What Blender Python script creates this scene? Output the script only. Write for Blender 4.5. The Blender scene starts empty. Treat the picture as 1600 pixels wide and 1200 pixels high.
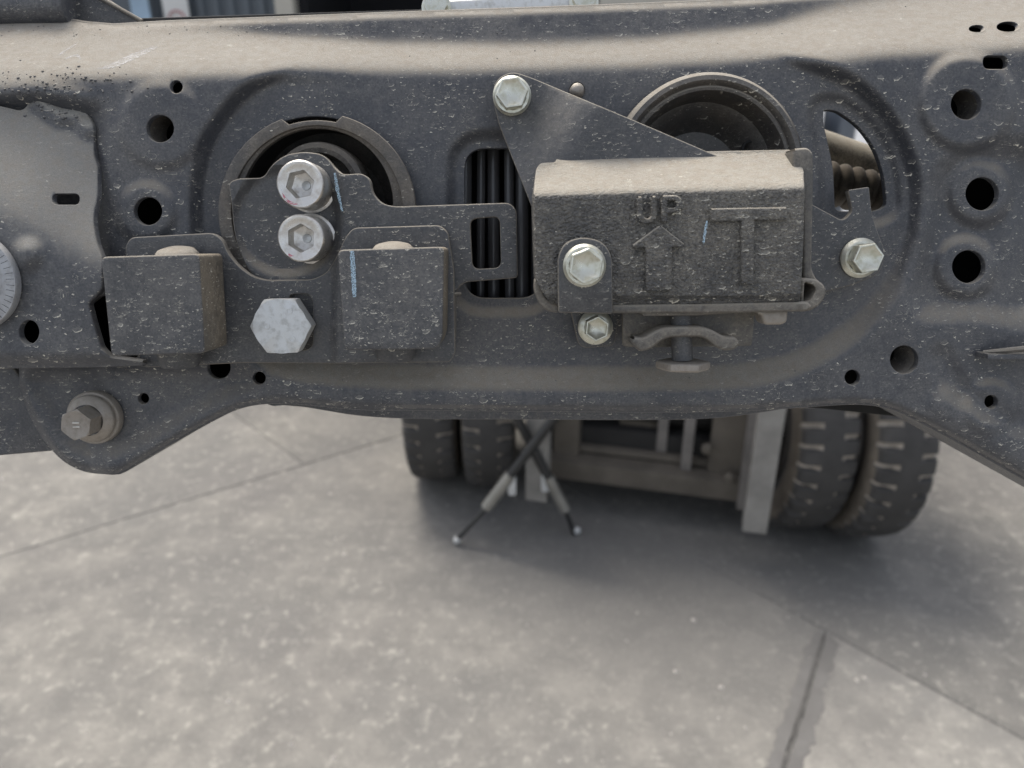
import bpy, bmesh, math, random
import numpy as np
from mathutils import Vector, Matrix
from mathutils.geometry import delaunay_2d_cdt
random.seed(7); rng = np.random.default_rng(7)
SC = bpy.context.scene
COL = SC.collection
R = math.radians

# ---------------------------------------------------------------- camera, sky, sun, exposure
F = 1204.0                      # focal length in pixels of the 1600 px wide photograph
CAMH, PITCH, TILT, DIST = 1.30, 24.0, 10.0, 334.0
cam_d = bpy.data.cameras.new('camera'); cam = bpy.data.objects.new('camera', cam_d); COL.objects.link(cam)
cam.location = (0, 0, CAMH); cam.rotation_euler = (R(90 - PITCH), 0, 0)
cam_d.sensor_width = 36; cam_d.lens = 36 * F / 1600; cam_d.clip_start = 0.01; cam_d.clip_end = 600
cam_d.dof.use_dof = True; cam_d.dof.focus_distance = 0.318; cam_d.dof.aperture_fstop = 10.5
SC.camera = cam
SUN_EL, SUN_AZ = 60.0, 116.0     # azimuth the light comes FROM, measured from +X towards +Y
w = bpy.data.worlds.new('World'); SC.world = w; w.use_nodes = True
wn = w.node_tree.nodes; wl = w.node_tree.links; wn.clear()
sky = wn.new('ShaderNodeTexSky'); sky.sky_type = 'NISHITA'; sky.sun_disc = False
sky.sun_elevation = R(SUN_EL); sky.sun_rotation = R(90 - SUN_AZ); sky.dust_density = 3.5; sky.air_density = 1.0; sky.ozone_density = 0.8
bg = wn.new('ShaderNodeBackground'); bg.inputs[1].default_value = 0.13
wo = wn.new('ShaderNodeOutputWorld'); hs = wn.new('ShaderNodeHueSaturation'); hs.inputs['Saturation'].default_value = .42; wl.new(sky.outputs[0], hs.inputs['Color']); wl.new(hs.outputs[0], bg.inputs[0]); wl.new(bg.outputs[0], wo.inputs[0])
sd_ = bpy.data.lights.new('sun', 'SUN'); sun = bpy.data.objects.new('sun', sd_); COL.objects.link(sun)
sd_.energy = 1.5; sd_.angle = R(22); sd_.color = (1, .93, .82)
sv = Vector((math.cos(R(SUN_AZ)) * math.cos(R(SUN_EL)), math.sin(R(SUN_AZ)) * math.cos(R(SUN_EL)), math.sin(R(SUN_EL))))
sun.rotation_euler = sv.to_track_quat('Z', 'Y').to_euler(); sun.location = sv * 20
SC.view_settings.view_transform = 'Standard'; SC.view_settings.look = 'None'; SC.view_settings.exposure = 1.0
SC.view_settings.gamma = 1

# ---------------------------------------------------------------- frames of reference
fw = Vector((0, math.cos(R(PITCH)), -math.sin(R(PITCH)))); upc = Vector((0, math.sin(R(PITCH)), math.cos(R(PITCH))))
MASM = Matrix.Translation(Vector((0, 0, CAMH)) + fw * DIST * .001) @ Matrix.Rotation(R(-(PITCH - TILT)), 4, 'X')
CA = np.array([0, -DIST * math.cos(R(TILT)), DIST * math.sin(R(TILT))])
KM = .277                        # mm per pixel on the face of the beam

def Pn(x, y, h):
    """photo pixel -> point (mm) in the beam's own frame, h mm in front of its face (y away, z up)"""
    x = np.asarray(x, float); y = np.asarray(y, float); h = np.asarray(h, float)
    a = (x - 800) / F; b = -(y - 600) / F; c, s = math.cos(R(TILT)), math.sin(R(TILT))
    dx = a; dy = c + s * b; dz = -s + c * b
    t = (-h - CA[1]) / dy
    return np.stack(np.broadcast_arrays(CA[0] + t * dx, CA[1] + t * dy, CA[2] + t * dz), -1)
def P(x, y, h=0.): return Vector(Pn(x, y, h).tolist())
def ray(x, y): return (fw + Vector((1, 0, 0)) * ((x - 800) / F) - upc * ((y - 600) / F))
def G(x, y, z=0.):
    d = ray(x, y); t = (z - CAMH) / d.z; return Vector((0, 0, CAMH)) + d * t

# ---------------------------------------------------------------- object helpers
def tag(o, label=None, cat=None, group=None, kind=None):
    if label: o['label'] = label
    if cat: o['category'] = cat
    if group: o['group'] = group
    if kind: o['kind'] = kind
    return o
class Th:
    """a thing: an Empty at base (mm in the beam's frame) or world coordinates"""
    def __init__(s, name, label, cat, base=(0, 0, 0), group=None, world=False, rotz=0):
        s.o = bpy.data.objects.new(name, None); COL.objects.link(s.o); s.o.empty_display_size = .01
        s.base = Vector(base); s.world = world
        s.o.matrix_world = (Matrix.Translation(s.base) @ Matrix.Rotation(rotz, 4, 'Z')) if world else MASM @ Matrix.Translation(s.base * .001)
        tag(s.o, label, cat, group)
def mk(name, V, Fc, mat, th, smooth=35, parent=None, mats=None, fm=None):
    """mesh part; V in mm in the beam's frame (or metres local to a world thing)"""
    me = bpy.data.meshes.new(name)
    V = np.asarray(V, float)
    if not th.world: V = (V - np.array(th.base)) * .001
    me.from_pydata(V.tolist(), [], Fc)
    for m in (mats or [mat]): me.materials.append(m)
    if fm is not None: me.polygons.foreach_set('material_index', fm)
    bm = bmesh.new(); bm.from_mesh(me); bmesh.ops.recalc_face_normals(bm, faces=bm.faces) if smooth != 'keep' else None; bm.to_mesh(me); bm.free()
    me.shade_smooth(); me.set_sharp_from_angle(angle=R(35 if smooth == 'keep' else smooth))
    o = bpy.data.objects.new(name, me); COL.objects.link(o); o.parent = parent or th.o
    return o

# 2-D helpers (pixel space)
def circ(cx, cy, r, n=40, ry=None, a0=0):
    ry = ry or r
    return [(cx + r * math.cos(a0 + 2 * math.pi * i / n), cy + ry * math.sin(a0 + 2 * math.pi * i / n)) for i in range(n)]
def rnd(pts, r=6, n=5):
    out = []; N = len(pts)
    for i in range(N):
        p0, p1, p2 = [np.array(pts[(i + k) % N][:2], float) for k in (-1, 0, 1)]
        rr = pts[i][2] if len(pts[i]) > 2 else r
        d0 = p0 - p1; d2 = p2 - p1; l0 = np.linalg.norm(d0); l2 = np.linalg.norm(d2)
        q = min(rr, l0 * .48, l2 * .48)
        if q < .3: out.append(tuple(p1)); continue
        a = p1 + d0 / l0 * q; b = p1 + d2 / l2 * q
        for k in range(n + 1):
            t = k / n; out.append(tuple(a * (1 - t) ** 2 + 2 * p1 * t * (1 - t) + b * t * t))
    return out
def slot(x0, y0, x1, y1, r, n=8): return rnd([(x0, y0), (x1, y0), (x1, y1), (x0, y1)], r, n)
def resample(pts, s):
    out = []; N = len(pts)
    for i in range(N):
        a = np.array(pts[i]); b = np.array(pts[(i + 1) % N]); L = np.linalg.norm(b - a)
        if L < 1e-6: continue
        k = max(1, int(round(L / s)))
        for j in range(k): out.append(tuple(a + (b - a) * j / k))
    return out
def catmull(pts, s=6, closed=False):
    pts = [np.array(p, float) for p in pts]; N = len(pts); out = []
    rngi = range(N) if closed else range(N - 1)
    for i in rngi:
        g = (lambda k: pts[k % N]) if closed else (lambda k: pts[min(max(k, 0), N - 1)])
        p0, p1, p2, p3 = g(i - 1), g(i), g(i + 1), g(i + 2)
        n = max(2, int(np.linalg.norm(p2 - p1) / s))
        for k in range(n):
            t = k / n
            out.append(tuple(.5 * (2 * p1 + (p2 - p0) * t + (2 * p0 - 5 * p1 + 4 * p2 - p3) * t * t + (3 * p1 - p0 - 3 * p2 + p3) * t ** 3)))
    if not closed: out.append(tuple(pts[-1]))
    return out
def inside(X, Y, poly):
    X = np.asarray(X, float); Y = np.asarray(Y, float); c = np.zeros(X.shape, bool); N = len(poly)
    for i in range(N):
        x1, y1 = poly[i]; x2, y2 = poly[(i + 1) % N]
        if y1 == y2: continue
        m = ((y1 > Y) != (y2 > Y)) & (X < (x2 - x1) * (Y - y1) / (y2 - y1) + x1); c ^= m
    return c
def dist(X, Y, pl, closed=True):
    X = np.asarray(X, float); Y = np.asarray(Y, float); d = np.full(X.shape, 1e9); N = len(pl)
    for i in range(N if closed else N - 1):
        x1, y1 = pl[i]; x2, y2 = pl[(i + 1) % N]; ax, ay = x2 - x1, y2 - y1; L = ax * ax + ay * ay
        if L < 1e-9: continue
        t = np.clip(((X - x1) * ax + (Y - y1) * ay) / L, 0, 1)
        d = np.minimum(d, np.hypot(X - x1 - t * ax, Y - y1 - t * ay))
    return d
def sd(X, Y, poly): return np.where(inside(X, Y, poly), -1, 1) * dist(X, Y, poly)
def S(t): t = np.clip(t, 0, 1); return t * t * (3 - 2 * t)
def Sc(t): return S(t * .5 + .5)          # -1..1
def sp(t, w): return np.where(t / w > 20, t, w * np.log1p(np.exp(np.clip(t / w, -30, 30))))   # softplus
def area(p): return sum(p[i][0] * p[(i + 1) % len(p)][1] - p[(i + 1) % len(p)][0] * p[i][1] for i in range(len(p))) / 2

def sheet(name, outer, holes, h, mat, th, t=3., back=None, grid=None, step=None, edge=.45, parent=None, smooth=32, backface=True, wallt=None, label=None, kind=None, wallmat=None):
    """a plate: outline and holes in pixels, front height h (number or function), turned edge, thickness t or flat back plane"""
    hf = h if callable(h) else (lambda x, y: np.full(np.shape(x), float(h)))
    step = step or (grid or 8)
    loops = [resample(outer, step)] + [resample(q, min(step, 4)) for q in holes]
    loops = [l if area(l) > 0 else l[::-1] for l in loops]
    eds = [edge] + [min(edge, .34) for _ in holes]
    for li, l in enumerate(loops):      # leave room for the rounded edge
        L = np.array(l); tn = np.roll(L, -1, 0) - np.roll(L, 1, 0); nn = np.stack([tn[:, 1], -tn[:, 0]], 1); nn /= np.linalg.norm(nn, axis=1)[:, None] + 1e-9
        off = eds[li] * .92 / KM; L = L + nn * (-off if li == 0 else off); loops[li] = [tuple(p) for p in L]
    outer = loops[0]; holes = loops[1:]
    pts = []; edges = []
    for l in loops:
        b = len(pts); pts += l; edges += [(b + i, b + (i + 1) % len(l)) for i in range(len(l))]
    if grid:
        xs = [p[0] for p in outer]; ys = [p[1] for p in outer]
        gx, gy = np.meshgrid(np.arange(min(xs), max(xs), grid), np.arange(min(ys), max(ys), grid))
        gx = gx + (np.arange(gx.shape[0]) % 2 * grid / 2)[:, None]; gx = gx.ravel(); gy = gy.ravel()
        m = inside(gx, gy, outer)
        for q in holes: m &= ~inside(gx, gy, q)
        gx, gy = gx[m], gy[m]; m = dist(gx, gy, outer) > grid * .45
        for q in holes: m &= dist(gx, gy, q) > min(grid, 4) * .45
        pts += list(zip(gx[m].tolist(), gy[m].tolist()))
    v2, _, f2, _, _, _ = delaunay_2d_cdt([Vector(p) for p in pts], edges, [], 0, 1e-4, True)[:6]
    V2 = np.array([tuple(v) for v in v2]); T = np.array([f for f in f2 if len(f) == 3])
    c = V2[T].mean(1); m = inside(c[:, 0], c[:, 1], outer)
    for q in holes: m &= ~inside(c[:, 0], c[:, 1], q)
    T = T[m]
    HH = hf(V2[:, 0], V2[:, 1]); V = Pn(V2[:, 0], V2[:, 1], HH)
    # pixel y runs down: make the triangles face the viewer (-y)
    a = np.cross(V2[T[:, 1]] - V2[T[:, 0]], V2[T[:, 2]] - V2[T[:, 0]]); T[a > 0] = T[a > 0][:, ::-1]
    VV = V.tolist(); FF = T.tolist(); FM = [0] * len(FF)
    for li, l in enumerate(loops):
        L = np.array(l); h0 = hf(L[:, 0], L[:, 1]); p3 = Pn(L[:, 0], L[:, 1], h0)
        nx = np.roll(p3, -1, 0) - np.roll(p3, 1, 0); nn = np.stack([nx[:, 2], 0 * nx[:, 0], -nx[:, 0]], 1)
        nn /= np.linalg.norm(nn, axis=1)[:, None] + 1e-9
        out = nn * (-1 if li == 0 else 1) 
        # loops run clockwise when seen with z up; flip if pointing into the material
        q = p3 + out * .5
        ctr = p3.mean(0); 
        edge = eds[li]
        tt = wallt if (wallt is not None and li > 0) else t
        d = tt if back is None or li > 0 else (h0 - back)
        rings = [p3, p3 + out * edge * .3 + np.array([0, edge * .12, 0]), p3 + out * edge * .75 + np.array([0, edge * .45, 0]), p3 + out * edge + np.array([0, edge, 0])]
        last = p3 + out * edge; last = last.copy(); last[:, 1] = p3[:, 1] + d; rings.append(last)
        b = len(VV); n = len(l)
        for r_ in rings: VV += r_.tolist()
        for k in range(len(rings) - 1):
            for i in range(n):
                j = (i + 1) % n; A = b + k * n
                FF.append([A + i, A + j, A + n + j, A + n + i] if li == 0 else [A + j, A + i, A + n + i, A + n + j]); FM.append(1 if k >= (1 if edge < .55 else len(rings) - 2) else 0)
    if backface:
        b = len(VV); Vb = V.copy(); Vb[:, 1] = (-back if back is not None else Vb[:, 1] + t)
        VV += Vb.tolist(); FF += (T[:, ::-1] + b).tolist(); FM += [0] * len(T)
    # weld the first ring to the sheet
    VA = np.round(np.array(VV), 4); key = {}; mp = []; NV = []
    for i, v in enumerate(map(tuple, VA.tolist())):
        if v in key: mp.append(key[v])
        else: key[v] = len(NV); mp.append(len(NV)); NV.append(v)
    FF = [[mp[i] for i in f] for f in FF]; ok = [len(set(f)) == len(f) for f in FF]; FM = [m for m, q in zip(FM, ok) if q]; FF = [f for f, q in zip(FF, ok) if q]
    o = mk(name, NV, FF, mat, th, smooth, parent, mats=[mat, wallmat] if wallmat else None, fm=FM if wallmat else None)
    if label: o['label'] = label
    if kind: o['kind'] = kind
    return o

def rings_mesh(rings, close_first=False, close_last=False):
    n = len(rings[0]); V = [tuple(p) for r_ in rings for p in r_]; Fc = []
    for k in range(len(rings) - 1):
        for i in range(n):
            j = (i + 1) % n; Fc.append([k * n + i, k * n + j, (k + 1) * n + j, (k + 1) * n + i])
    if close_first: Fc.append(list(range(n))[::-1])
    if close_last: Fc.append([(len(rings) - 1) * n + i for i in range(n)])
    return V, Fc
def basis(axis):
    a = Vector(axis).normalized(); u = a.cross(Vector((0, 0, 1)) if abs(a.z) < .9 else Vector((1, 0, 0))).normalized(); v = a.cross(u); return a, u, v
FY = Vector((0, -1, 0)); 
def lathe(name, c, prof, mat, th, axis=(0, -1, 0), n=48, shape=None, rot=0., parent=None, smooth=35, cf=False, cl=True, jit=0):
    """prof: (radius, height along axis[, hex?]); hex rings take their radius to the corners"""
    a, u, v = basis(axis); c = Vector(c); rings = []
    for pr in prof:
        r_, hh = pr[0], pr[1]; mode = pr[2] if len(pr) > 2 else None; ring = []
        for i in range(n):
            th_ = 2 * math.pi * i / n; rad = r_; h2 = hh
            if mode:
                q = ((th_ - rot) % (math.pi / 3)) - math.pi / 6; hr = r_ * math.cos(math.pi / 6) / math.cos(q)
                if mode == 'hex': rad = hr
                elif mode == 'cham': rad = hr; h2 = hh - max(0, hr - r_ * .9) * .6
                elif mode == 'top': rad = min(hr, r_ * .9) * .995
            if jit: rad += random.uniform(-jit, jit)
            ring.append(c + u * (rad * math.cos(th_)) + v * (rad * math.sin(th_)) + a * h2)
        rings.append(ring)
    V, Fc = rings_mesh(rings, cf, cl)
    return mk(name, V, Fc, mat, th, smooth, parent)
def tube(name, pts, r, mat, th, n=16, parent=None, smooth=40, cap=True):
    pts = [Vector(p) for p in pts]; rs = r if isinstance(r, (list, tuple)) else [r] * len(pts); rings = []
    for i, p in enumerate(pts):
        d = (pts[min(i + 1, len(pts) - 1)] - pts[max(i - 1, 0)]); a, u, v = basis(d)
        rings.append([p + u * rs[i] * math.cos(2 * math.pi * k / n) + v * rs[i] * math.sin(2 * math.pi * k / n) for k in range(n)])
    V, Fc = rings_mesh(rings, cap, cap); return mk(name, V, Fc, mat, th, smooth, parent)
def box(name, c, s, mat, th, bev=.0, parent=None, rz=0., ax=None):
    bm = bmesh.new(); bmesh.ops.create_cube(bm, size=1)
    for v in bm.verts: v.co = Vector((v.co.x * s[0], v.co.y * s[1], v.co.z * s[2]))
    if bev: bmesh.ops.bevel(bm, geom=bm.edges[:], offset=bev, segments=2, profile=.7, affect='EDGES')
    M = Matrix.Translation(Vector(c)) @ (ax.to_4x4() if ax else Matrix.Rotation(rz, 4, 'Z'))
    bm.transform(M); bm.verts.ensure_lookup_table()
    V = [v.co[:] for v in bm.verts]; Fc = [[v.index for v in f.verts] for f in bm.faces]; bm.free()
    return mk(name, V, Fc, mat, th, 30, parent)
def bar(name, a, b, w_, d, mat, th, bev=.0, parent=None):
    a = Vector(a); b = Vector(b); z = (b - a).normalized(); y = Vector((0, 1, 0)); x = y.cross(z).normalized(); y = z.cross(x)
    M = Matrix((x, y, z)).transposed()
    return box(name, (a + b) / 2, (w_, d, (b - a).length), mat, th, bev, parent, ax=M)

# ---------------------------------------------------------------- materials
class NT:
    def __init__(s, name):
        s.m = bpy.data.materials.new(name); s.m.use_nodes = True; s.t = s.m.node_tree; s.n = s.t.nodes; s.l = s.t.links
        s.b = s.n['Principled BSDF']
    def new(s, k, **kw):
        n = s.n.new(k)
        for a, b in kw.items(): setattr(n, a, b)
        return n
    def _i(s, sock, v):
        if v is None: return
        if hasattr(v, 'is_output') or isinstance(v, bpy.types.NodeSocket): s.l.new(v, sock)
        else: sock.default_value = v
    def math(s, op, a, b=None, c=None, clamp=False):
        n = s.new('ShaderNodeMath', operation=op, use_clamp=clamp)
        for i, v in enumerate((a, b, c)): s._i(n.inputs[i], v)
        return n.outputs[0]
    def vm(s, op, a, b=None):
        n = s.new('ShaderNodeVectorMath', operation=op); s._i(n.inputs[0], a)
        if op == 'SCALE': s._i(n.inputs[3], b)
        else: s._i(n.inputs[1], b)
        return n.outputs['Value' if op in ('LENGTH', 'DOT_PRODUCT', 'DISTANCE') else 'Vector']
    def noise(s, v, sc, det=4, rough=.55, dist_=0., col=False):
        n = s.new('ShaderNodeTexNoise'); s._i(n.inputs['Vector'], v); n.inputs['Scale'].default_value = sc
        n.inputs['Detail'].default_value = det; n.inputs['Roughness'].default_value = rough; n.inputs['Distortion'].default_value = dist_
        return n.outputs['Color' if col else 'Fac']
    def ss(s, v, lo, hi, a=0., b=1.):
        n = s.new('ShaderNodeMapRange', interpolation_type='SMOOTHSTEP'); s._i(n.inputs[0], v)
        for i, q in enumerate((lo, hi, a, b)): s._i(n.inputs[1 + i], q)
        return n.outputs[0]
    def mix(s, f, a, b, mode='MIX'):
        n = s.new('ShaderNodeMix', data_type='RGBA', blend_type=mode); s._i(n.inputs[0], f)
        for k, v in ((6, a), (7, b)):
            if isinstance(v, tuple): v = (*v[:3], 1)
            s._i(n.inputs[k], v)
        return n.outputs[2]
    def coord(s, scale=1000.):
        tc = s.new('ShaderNodeTexCoord'); return s.vm('SCALE', tc.outputs['Object'], scale)
    def bump(s, h, d=.1, st=1., nrm=None):
        n = s.new('ShaderNodeBump'); n.inputs['Distance'].default_value = d; n.inputs['Strength'].default_value = st; s._i(n.inputs['Height'], h)
        if nrm is not None: s._i(n.inputs['Normal'], nrm)
        return n.outputs[0]
    def set(s, **kw):
        for k, v in kw.items():
            sock = s.b.inputs[k.replace('_', ' ')]
            if isinstance(v, tuple) and len(v) == 3 and sock.type == 'RGBA': v = (*v, 1)
            s._i(sock, v)
        return s.m

DUST = (.325, .300, .256)
def paint(name, base=(.038, .041, .050), lo=.33, hi=.86, film=.20, spl=1., rough=.36, grain=1.3, brown=.0, dust=DUST, metallic=0., coarse=0., upmax=.95, cell=7.):
    """dark painted steel that carries dust where it faces up, a thin uneven film elsewhere, and dried splashes"""
    s = NT(name); c = s.coord()
    n1 = s.noise(c, .035, 5, .6); n2 = s.noise(c, .28, 5, .65, .5); nf = s.noise(c, 3.2, 3, .7); nff = s.noise(c, 1.1, 4, .7)
    geo = s.new('ShaderNodeNewGeometry'); sx = s.new('ShaderNodeSeparateXYZ'); s.l.new(geo.outputs['True Normal'] if False else geo.outputs['Normal'], sx.inputs[0])
    up = s.math('ADD', sx.outputs[2], s.math('MULTIPLY', s.math('SUBTRACT', n2, .5), .20))
    d = s.ss(up, lo, hi, 0., upmax)
    fl = s.math('MULTIPLY', s.ss(s.math('ADD', s.math('MULTIPLY', n1, .6), s.math('MULTIPLY', n2, .4)), .36, .66), film)
    fl = s.math('ADD', fl, film * .35)
    fl = s.math('MULTIPLY', fl, s.ss(sx.outputs[2], -.6, .2, .35, 1.))
    gr = s.ss(nf, .30, .70, .62, 1.12)
    dd = s.math('MULTIPLY', d, gr, clamp=True); fl = s.math('MULTIPLY', fl, s.ss(nff, .3, .7, .5, 1.4))
    dc = s.mix(s.ss(n2, .35, .7), dust, tuple(x * y for x, y in zip(dust, (.86, .82, .78))))
    bc = s.mix(s.ss(nff, .3, .7), base, tuple(x * 1.35 for x in base))
    if brown: bc = s.mix(s.math('MULTIPLY', s.ss(n1, .35, .65), brown), bc, (.10, .075, .05))
    fcol = tuple(.55 * x + .45 * .33 for x in dust) if film < .3 else dust
    bc = s.mix(fl, bc, fcol)
    col = s.mix(dd, bc, dc); dd = s.math('MAXIMUM', dd, fl)
    hgt = s.math('MULTIPLY', nf, .05 * grain)
    if spl:
        cw = s.vm('ADD', c, s.vm('SCALE', s.vm('SUBTRACT', s.noise(c, .6, 2, .6, col=True), (.5, .5, .5)), 1.7))
        tot = None
        for sc_, rad, sh, st, pr_ in ((1. / cell, .22, .07, (.9, .6, 1.6), .1), (1. / (cell * .5), .21, .07, (.7, .6, 1.9), .1), (1. / (cell * .33), .17, 9., (.8, .5, 1.9), .5), (1. / (cell * 1.8), .13, .035, (.6, .6, 2.0), .1)):
            cs = s.vm('SCALE', cw, sc_)
            v = s.new('ShaderNodeTexVoronoi', feature='F1'); v.inputs['Scale'].default_value = 1.; s.l.new(cs, v.inputs['Vector'])
            p = s.vm('MULTIPLY', s.vm('SUBTRACT', cs, v.outputs['Position']), st)
            sc3 = s.new('ShaderNodeSeparateColor'); s.l.new(v.outputs['Color'], sc3.inputs[0])
            rr = s.math('MULTIPLY', s.math('ADD', sc3.outputs[0], .35), rad)
            d1 = s.vm('LENGTH', p); m = s.ss(s.math('SUBTRACT', d1, rr), -.035, .0, 1., 0.)
            if sh < 5:
                d2 = s.vm('LENGTH', s.vm('ADD', p, (.02, 0., -sh)))
                m = s.math('MULTIPLY', m, s.ss(s.math('SUBTRACT', d2, rr), -.03, .01, .07, 1.))
            m = s.math('MULTIPLY', m, s.math('MULTIPLY', s.ss(sc3.outputs[1], pr_, pr_ + .35, 0., 1.), s.ss(sc3.outputs[2], 0., 1., .25, 1.)))
            tot = m if tot is None else s.math('MAXIMUM', tot, m)
        ln = s.math('ABSOLUTE', s.math('SUBTRACT', s.noise(s.vm('MULTIPLY', c, (1., 1., 1.5)), .16, 3, .6, .6), .5))
        ln = s.math('MULTIPLY', s.ss(ln, .0, .006, 1., 0.), s.ss(s.noise(s.vm('ADD', c, (31., 7., 3.)), .12, 3, .6), .5, .64, 0., .6))
        # long fine scratches
        wv = s.math('ABSOLUTE', s.math('SUBTRACT', s.noise(s.vm('MULTIPLY', c, (.05, .2, .75)), 1., 2, .5, .2), .5))
        scr = s.math('MULTIPLY', s.ss(wv, .0, .004, 1., 0.), s.ss(s.noise(s.vm('ADD', c, (3., 70., 13.)), .09, 3, .6), .48, .60, 0., .45))
        big = s.math('MULTIPLY', s.ss(s.noise(s.vm('ADD', c, (11., 17., 5.)), .03, 4), .36, .60, .3, 1.6), spl)
        tot = s.math('MULTIPLY', s.math('MAXIMUM', s.math('MAXIMUM', tot, ln), scr), big)
        tot = s.math('MULTIPLY', tot, s.ss(d, .0, .9, 1., .2), clamp=True)
        col = s.mix(s.math('MULTIPLY', tot, .95), col, (.74, .70, .60))
        hgt = s.math('ADD', hgt, s.math('MULTIPLY', tot, .10))
        dd = s.math('MAXIMUM', dd, tot)
    hgt = s.math('ADD', hgt, s.math('MULTIPLY', s.math('MULTIPLY', s.noise(c, 1.6, 2, .5), d), .22))
    if coarse: hgt = s.math('ADD', hgt, s.math('MULTIPLY', s.math('MULTIPLY', s.noise(s.vm('MULTIPLY', c, (.8, 1, 1.15)), .95, 2, .45, .5), s.ss(d, 0., .8, 1., .22)), coarse))
    s.set(Base_Color=col, Roughness=s.ss(dd, 0., .6, rough, .92), Normal=s.bump(hgt, .001, 1.), Metallic=metallic)
    return s.m
def metal(name, base=(.62, .62, .58), rough=.33, dusty=.35, spot=(.30, .28, .2), bm_=.06, lo=.35, hi=.9, met=.9):
    s = NT(name); c = s.coord(); n = s.noise(c, .35, 4, .6); f = s.noise(c, 2.5, 3, .7)
    geo = s.new('ShaderNodeNewGeometry'); sx = s.new('ShaderNodeSeparateXYZ'); s.l.new(geo.outputs['Normal'], sx.inputs[0])
    d = s.math('MULTIPLY', s.math('ADD', s.ss(s.math('ADD', sx.outputs[2], s.math('MULTIPLY', n, .3)), lo, hi, 0., .5), s.ss(f, .45, .7, .1, .6)), dusty, clamp=True)
    col = s.mix(s.ss(n, .45, .72, 0., .6), base, spot); col = s.mix(d, col, (.52, .48, .4))
    s.set(Base_Color=col, Metallic=s.ss(d, 0., .7, met, .0), Roughness=s.math('ADD', s.ss(n, .3, .7, rough * .8, rough * 1.4), s.math('MULTIPLY', d, .4)),
          Normal=s.bump(s.math('MULTIPLY', s.math('ADD', f, n), bm_), .001, 1.))
    return s.m
def plain(name, col, rough=.7, met=0., sc=20., var=.35, bmp=.0, col2=None, det=5):
    s = NT(name); c = s.coord(1.); n = s.noise(c, sc, det, .6)
    s.set(Base_Color=s.mix(s.ss(n, .3, .7), col, col2 or tuple(x * (1 - var) for x in col)), Roughness=rough, Metallic=met)
    if bmp: s.set(Normal=s.bump(n, bmp, 1.))
    return s.m

M_frame = paint('painted_frame', cell=6.)
M_gusset = paint('painted_gusset', lo=.26, hi=.72, film=.24, dust=(.36, .345, .31), upmax=.88)
M_brk = paint('painted_bracket', base=(.04, .042, .047), film=.15, spl=1., cell=5.5)
M_blk = paint('painted_block', base=(.034, .036, .042), film=.27, spl=1.9, lo=.4, hi=.8, cell=4.6)
M_box = paint('wrinkle_paint', base=(.035, .037, .041), film=.36, spl=1.8, coarse=2.3, lo=.48, hi=.72, cell=6.5, dust=(.39, .36, .305))
M_edge = paint('worn_edge', base=(.085, .08, .075), film=.45, spl=0, lo=.2, hi=.8, brown=.3)
M_side = paint('dusty_block_side', base=(.06, .055, .048), film=.45, spl=1., lo=.3, hi=.9, brown=.6, dust=(.30, .26, .20), cell=5.)
M_tray = paint('dusty_tray', base=(.05, .048, .046), film=.36, spl=.4, lo=.2, hi=.8, brown=.25, dust=(.36, .33, .28))
M_cup = paint('rusty_cup', base=(.035, .034, .034), film=.18, spl=.8, brown=.3)
M_coll = paint('collar', base=(.05, .047, .045), film=.30, spl=.6, brown=.35, dust=(.30, .27, .23))
M_rub = paint('rubber', base=(.012, .012, .012), film=.10, spl=0, rough=.7, brown=.3)
M_zinc = metal('zinc_bolt', (.66, .66, .58), .30, .4, (.42, .41, .28))
M_zinc2 = metal('bright_zinc', (.66, .68, .69), .42, .45, (.42, .43, .42), .05, met=.5)
M_cap = metal('socket_steel', (.66, .64, .61), .30, .35, (.42, .38, .33))
M_old = metal('weathered_bolt', (.31, .28, .25), .45, .4, (.24, .21, .18), .12, met=.6)
M_blackgloss = plain('black_tube', (.10, .10, .105), .26)
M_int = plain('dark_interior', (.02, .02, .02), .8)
s_ = NT('chalk'); c_ = s_.coord(); tr = s_.new('ShaderNodeBsdfTransparent'); mx = s_.new('ShaderNodeMixShader')
s_.set(Base_Color=(.46, .62, .74), Roughness=.9); s_.l.new(s_.ss(s_.noise(c_, 2.2, 3, .7), .40, .56), mx.inputs[0]); s_.l.new(tr.outputs[0], mx.inputs[1]); s_.l.new(s_.b.outputs[0], mx.inputs[2])
s_.l.new(mx.outputs[0], s_.n['Material Output'].inputs[0]); M_chalk = s_.m

def NTscr(name, col, lo=.38, hi=.58, sc=1.6):
    s = NT(name); c = s.coord(); tr = s.new('ShaderNodeBsdfTransparent'); mx = s.new('ShaderNodeMixShader'); s.set(Base_Color=col, Roughness=.7)
    s.l.new(s.ss(s.noise(s.vm('MULTIPLY', c, (.5, 1., 2.)), sc, 3, .7), lo, hi), mx.inputs[0]); s.l.new(tr.outputs[0], mx.inputs[1]); s.l.new(s.b.outputs[0], mx.inputs[2])
    s.l.new(mx.outputs[0], s.n['Material Output'].inputs[0]); return s.m
M_redink = NTscr('red_ink', (.60, .16, .22))

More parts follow.
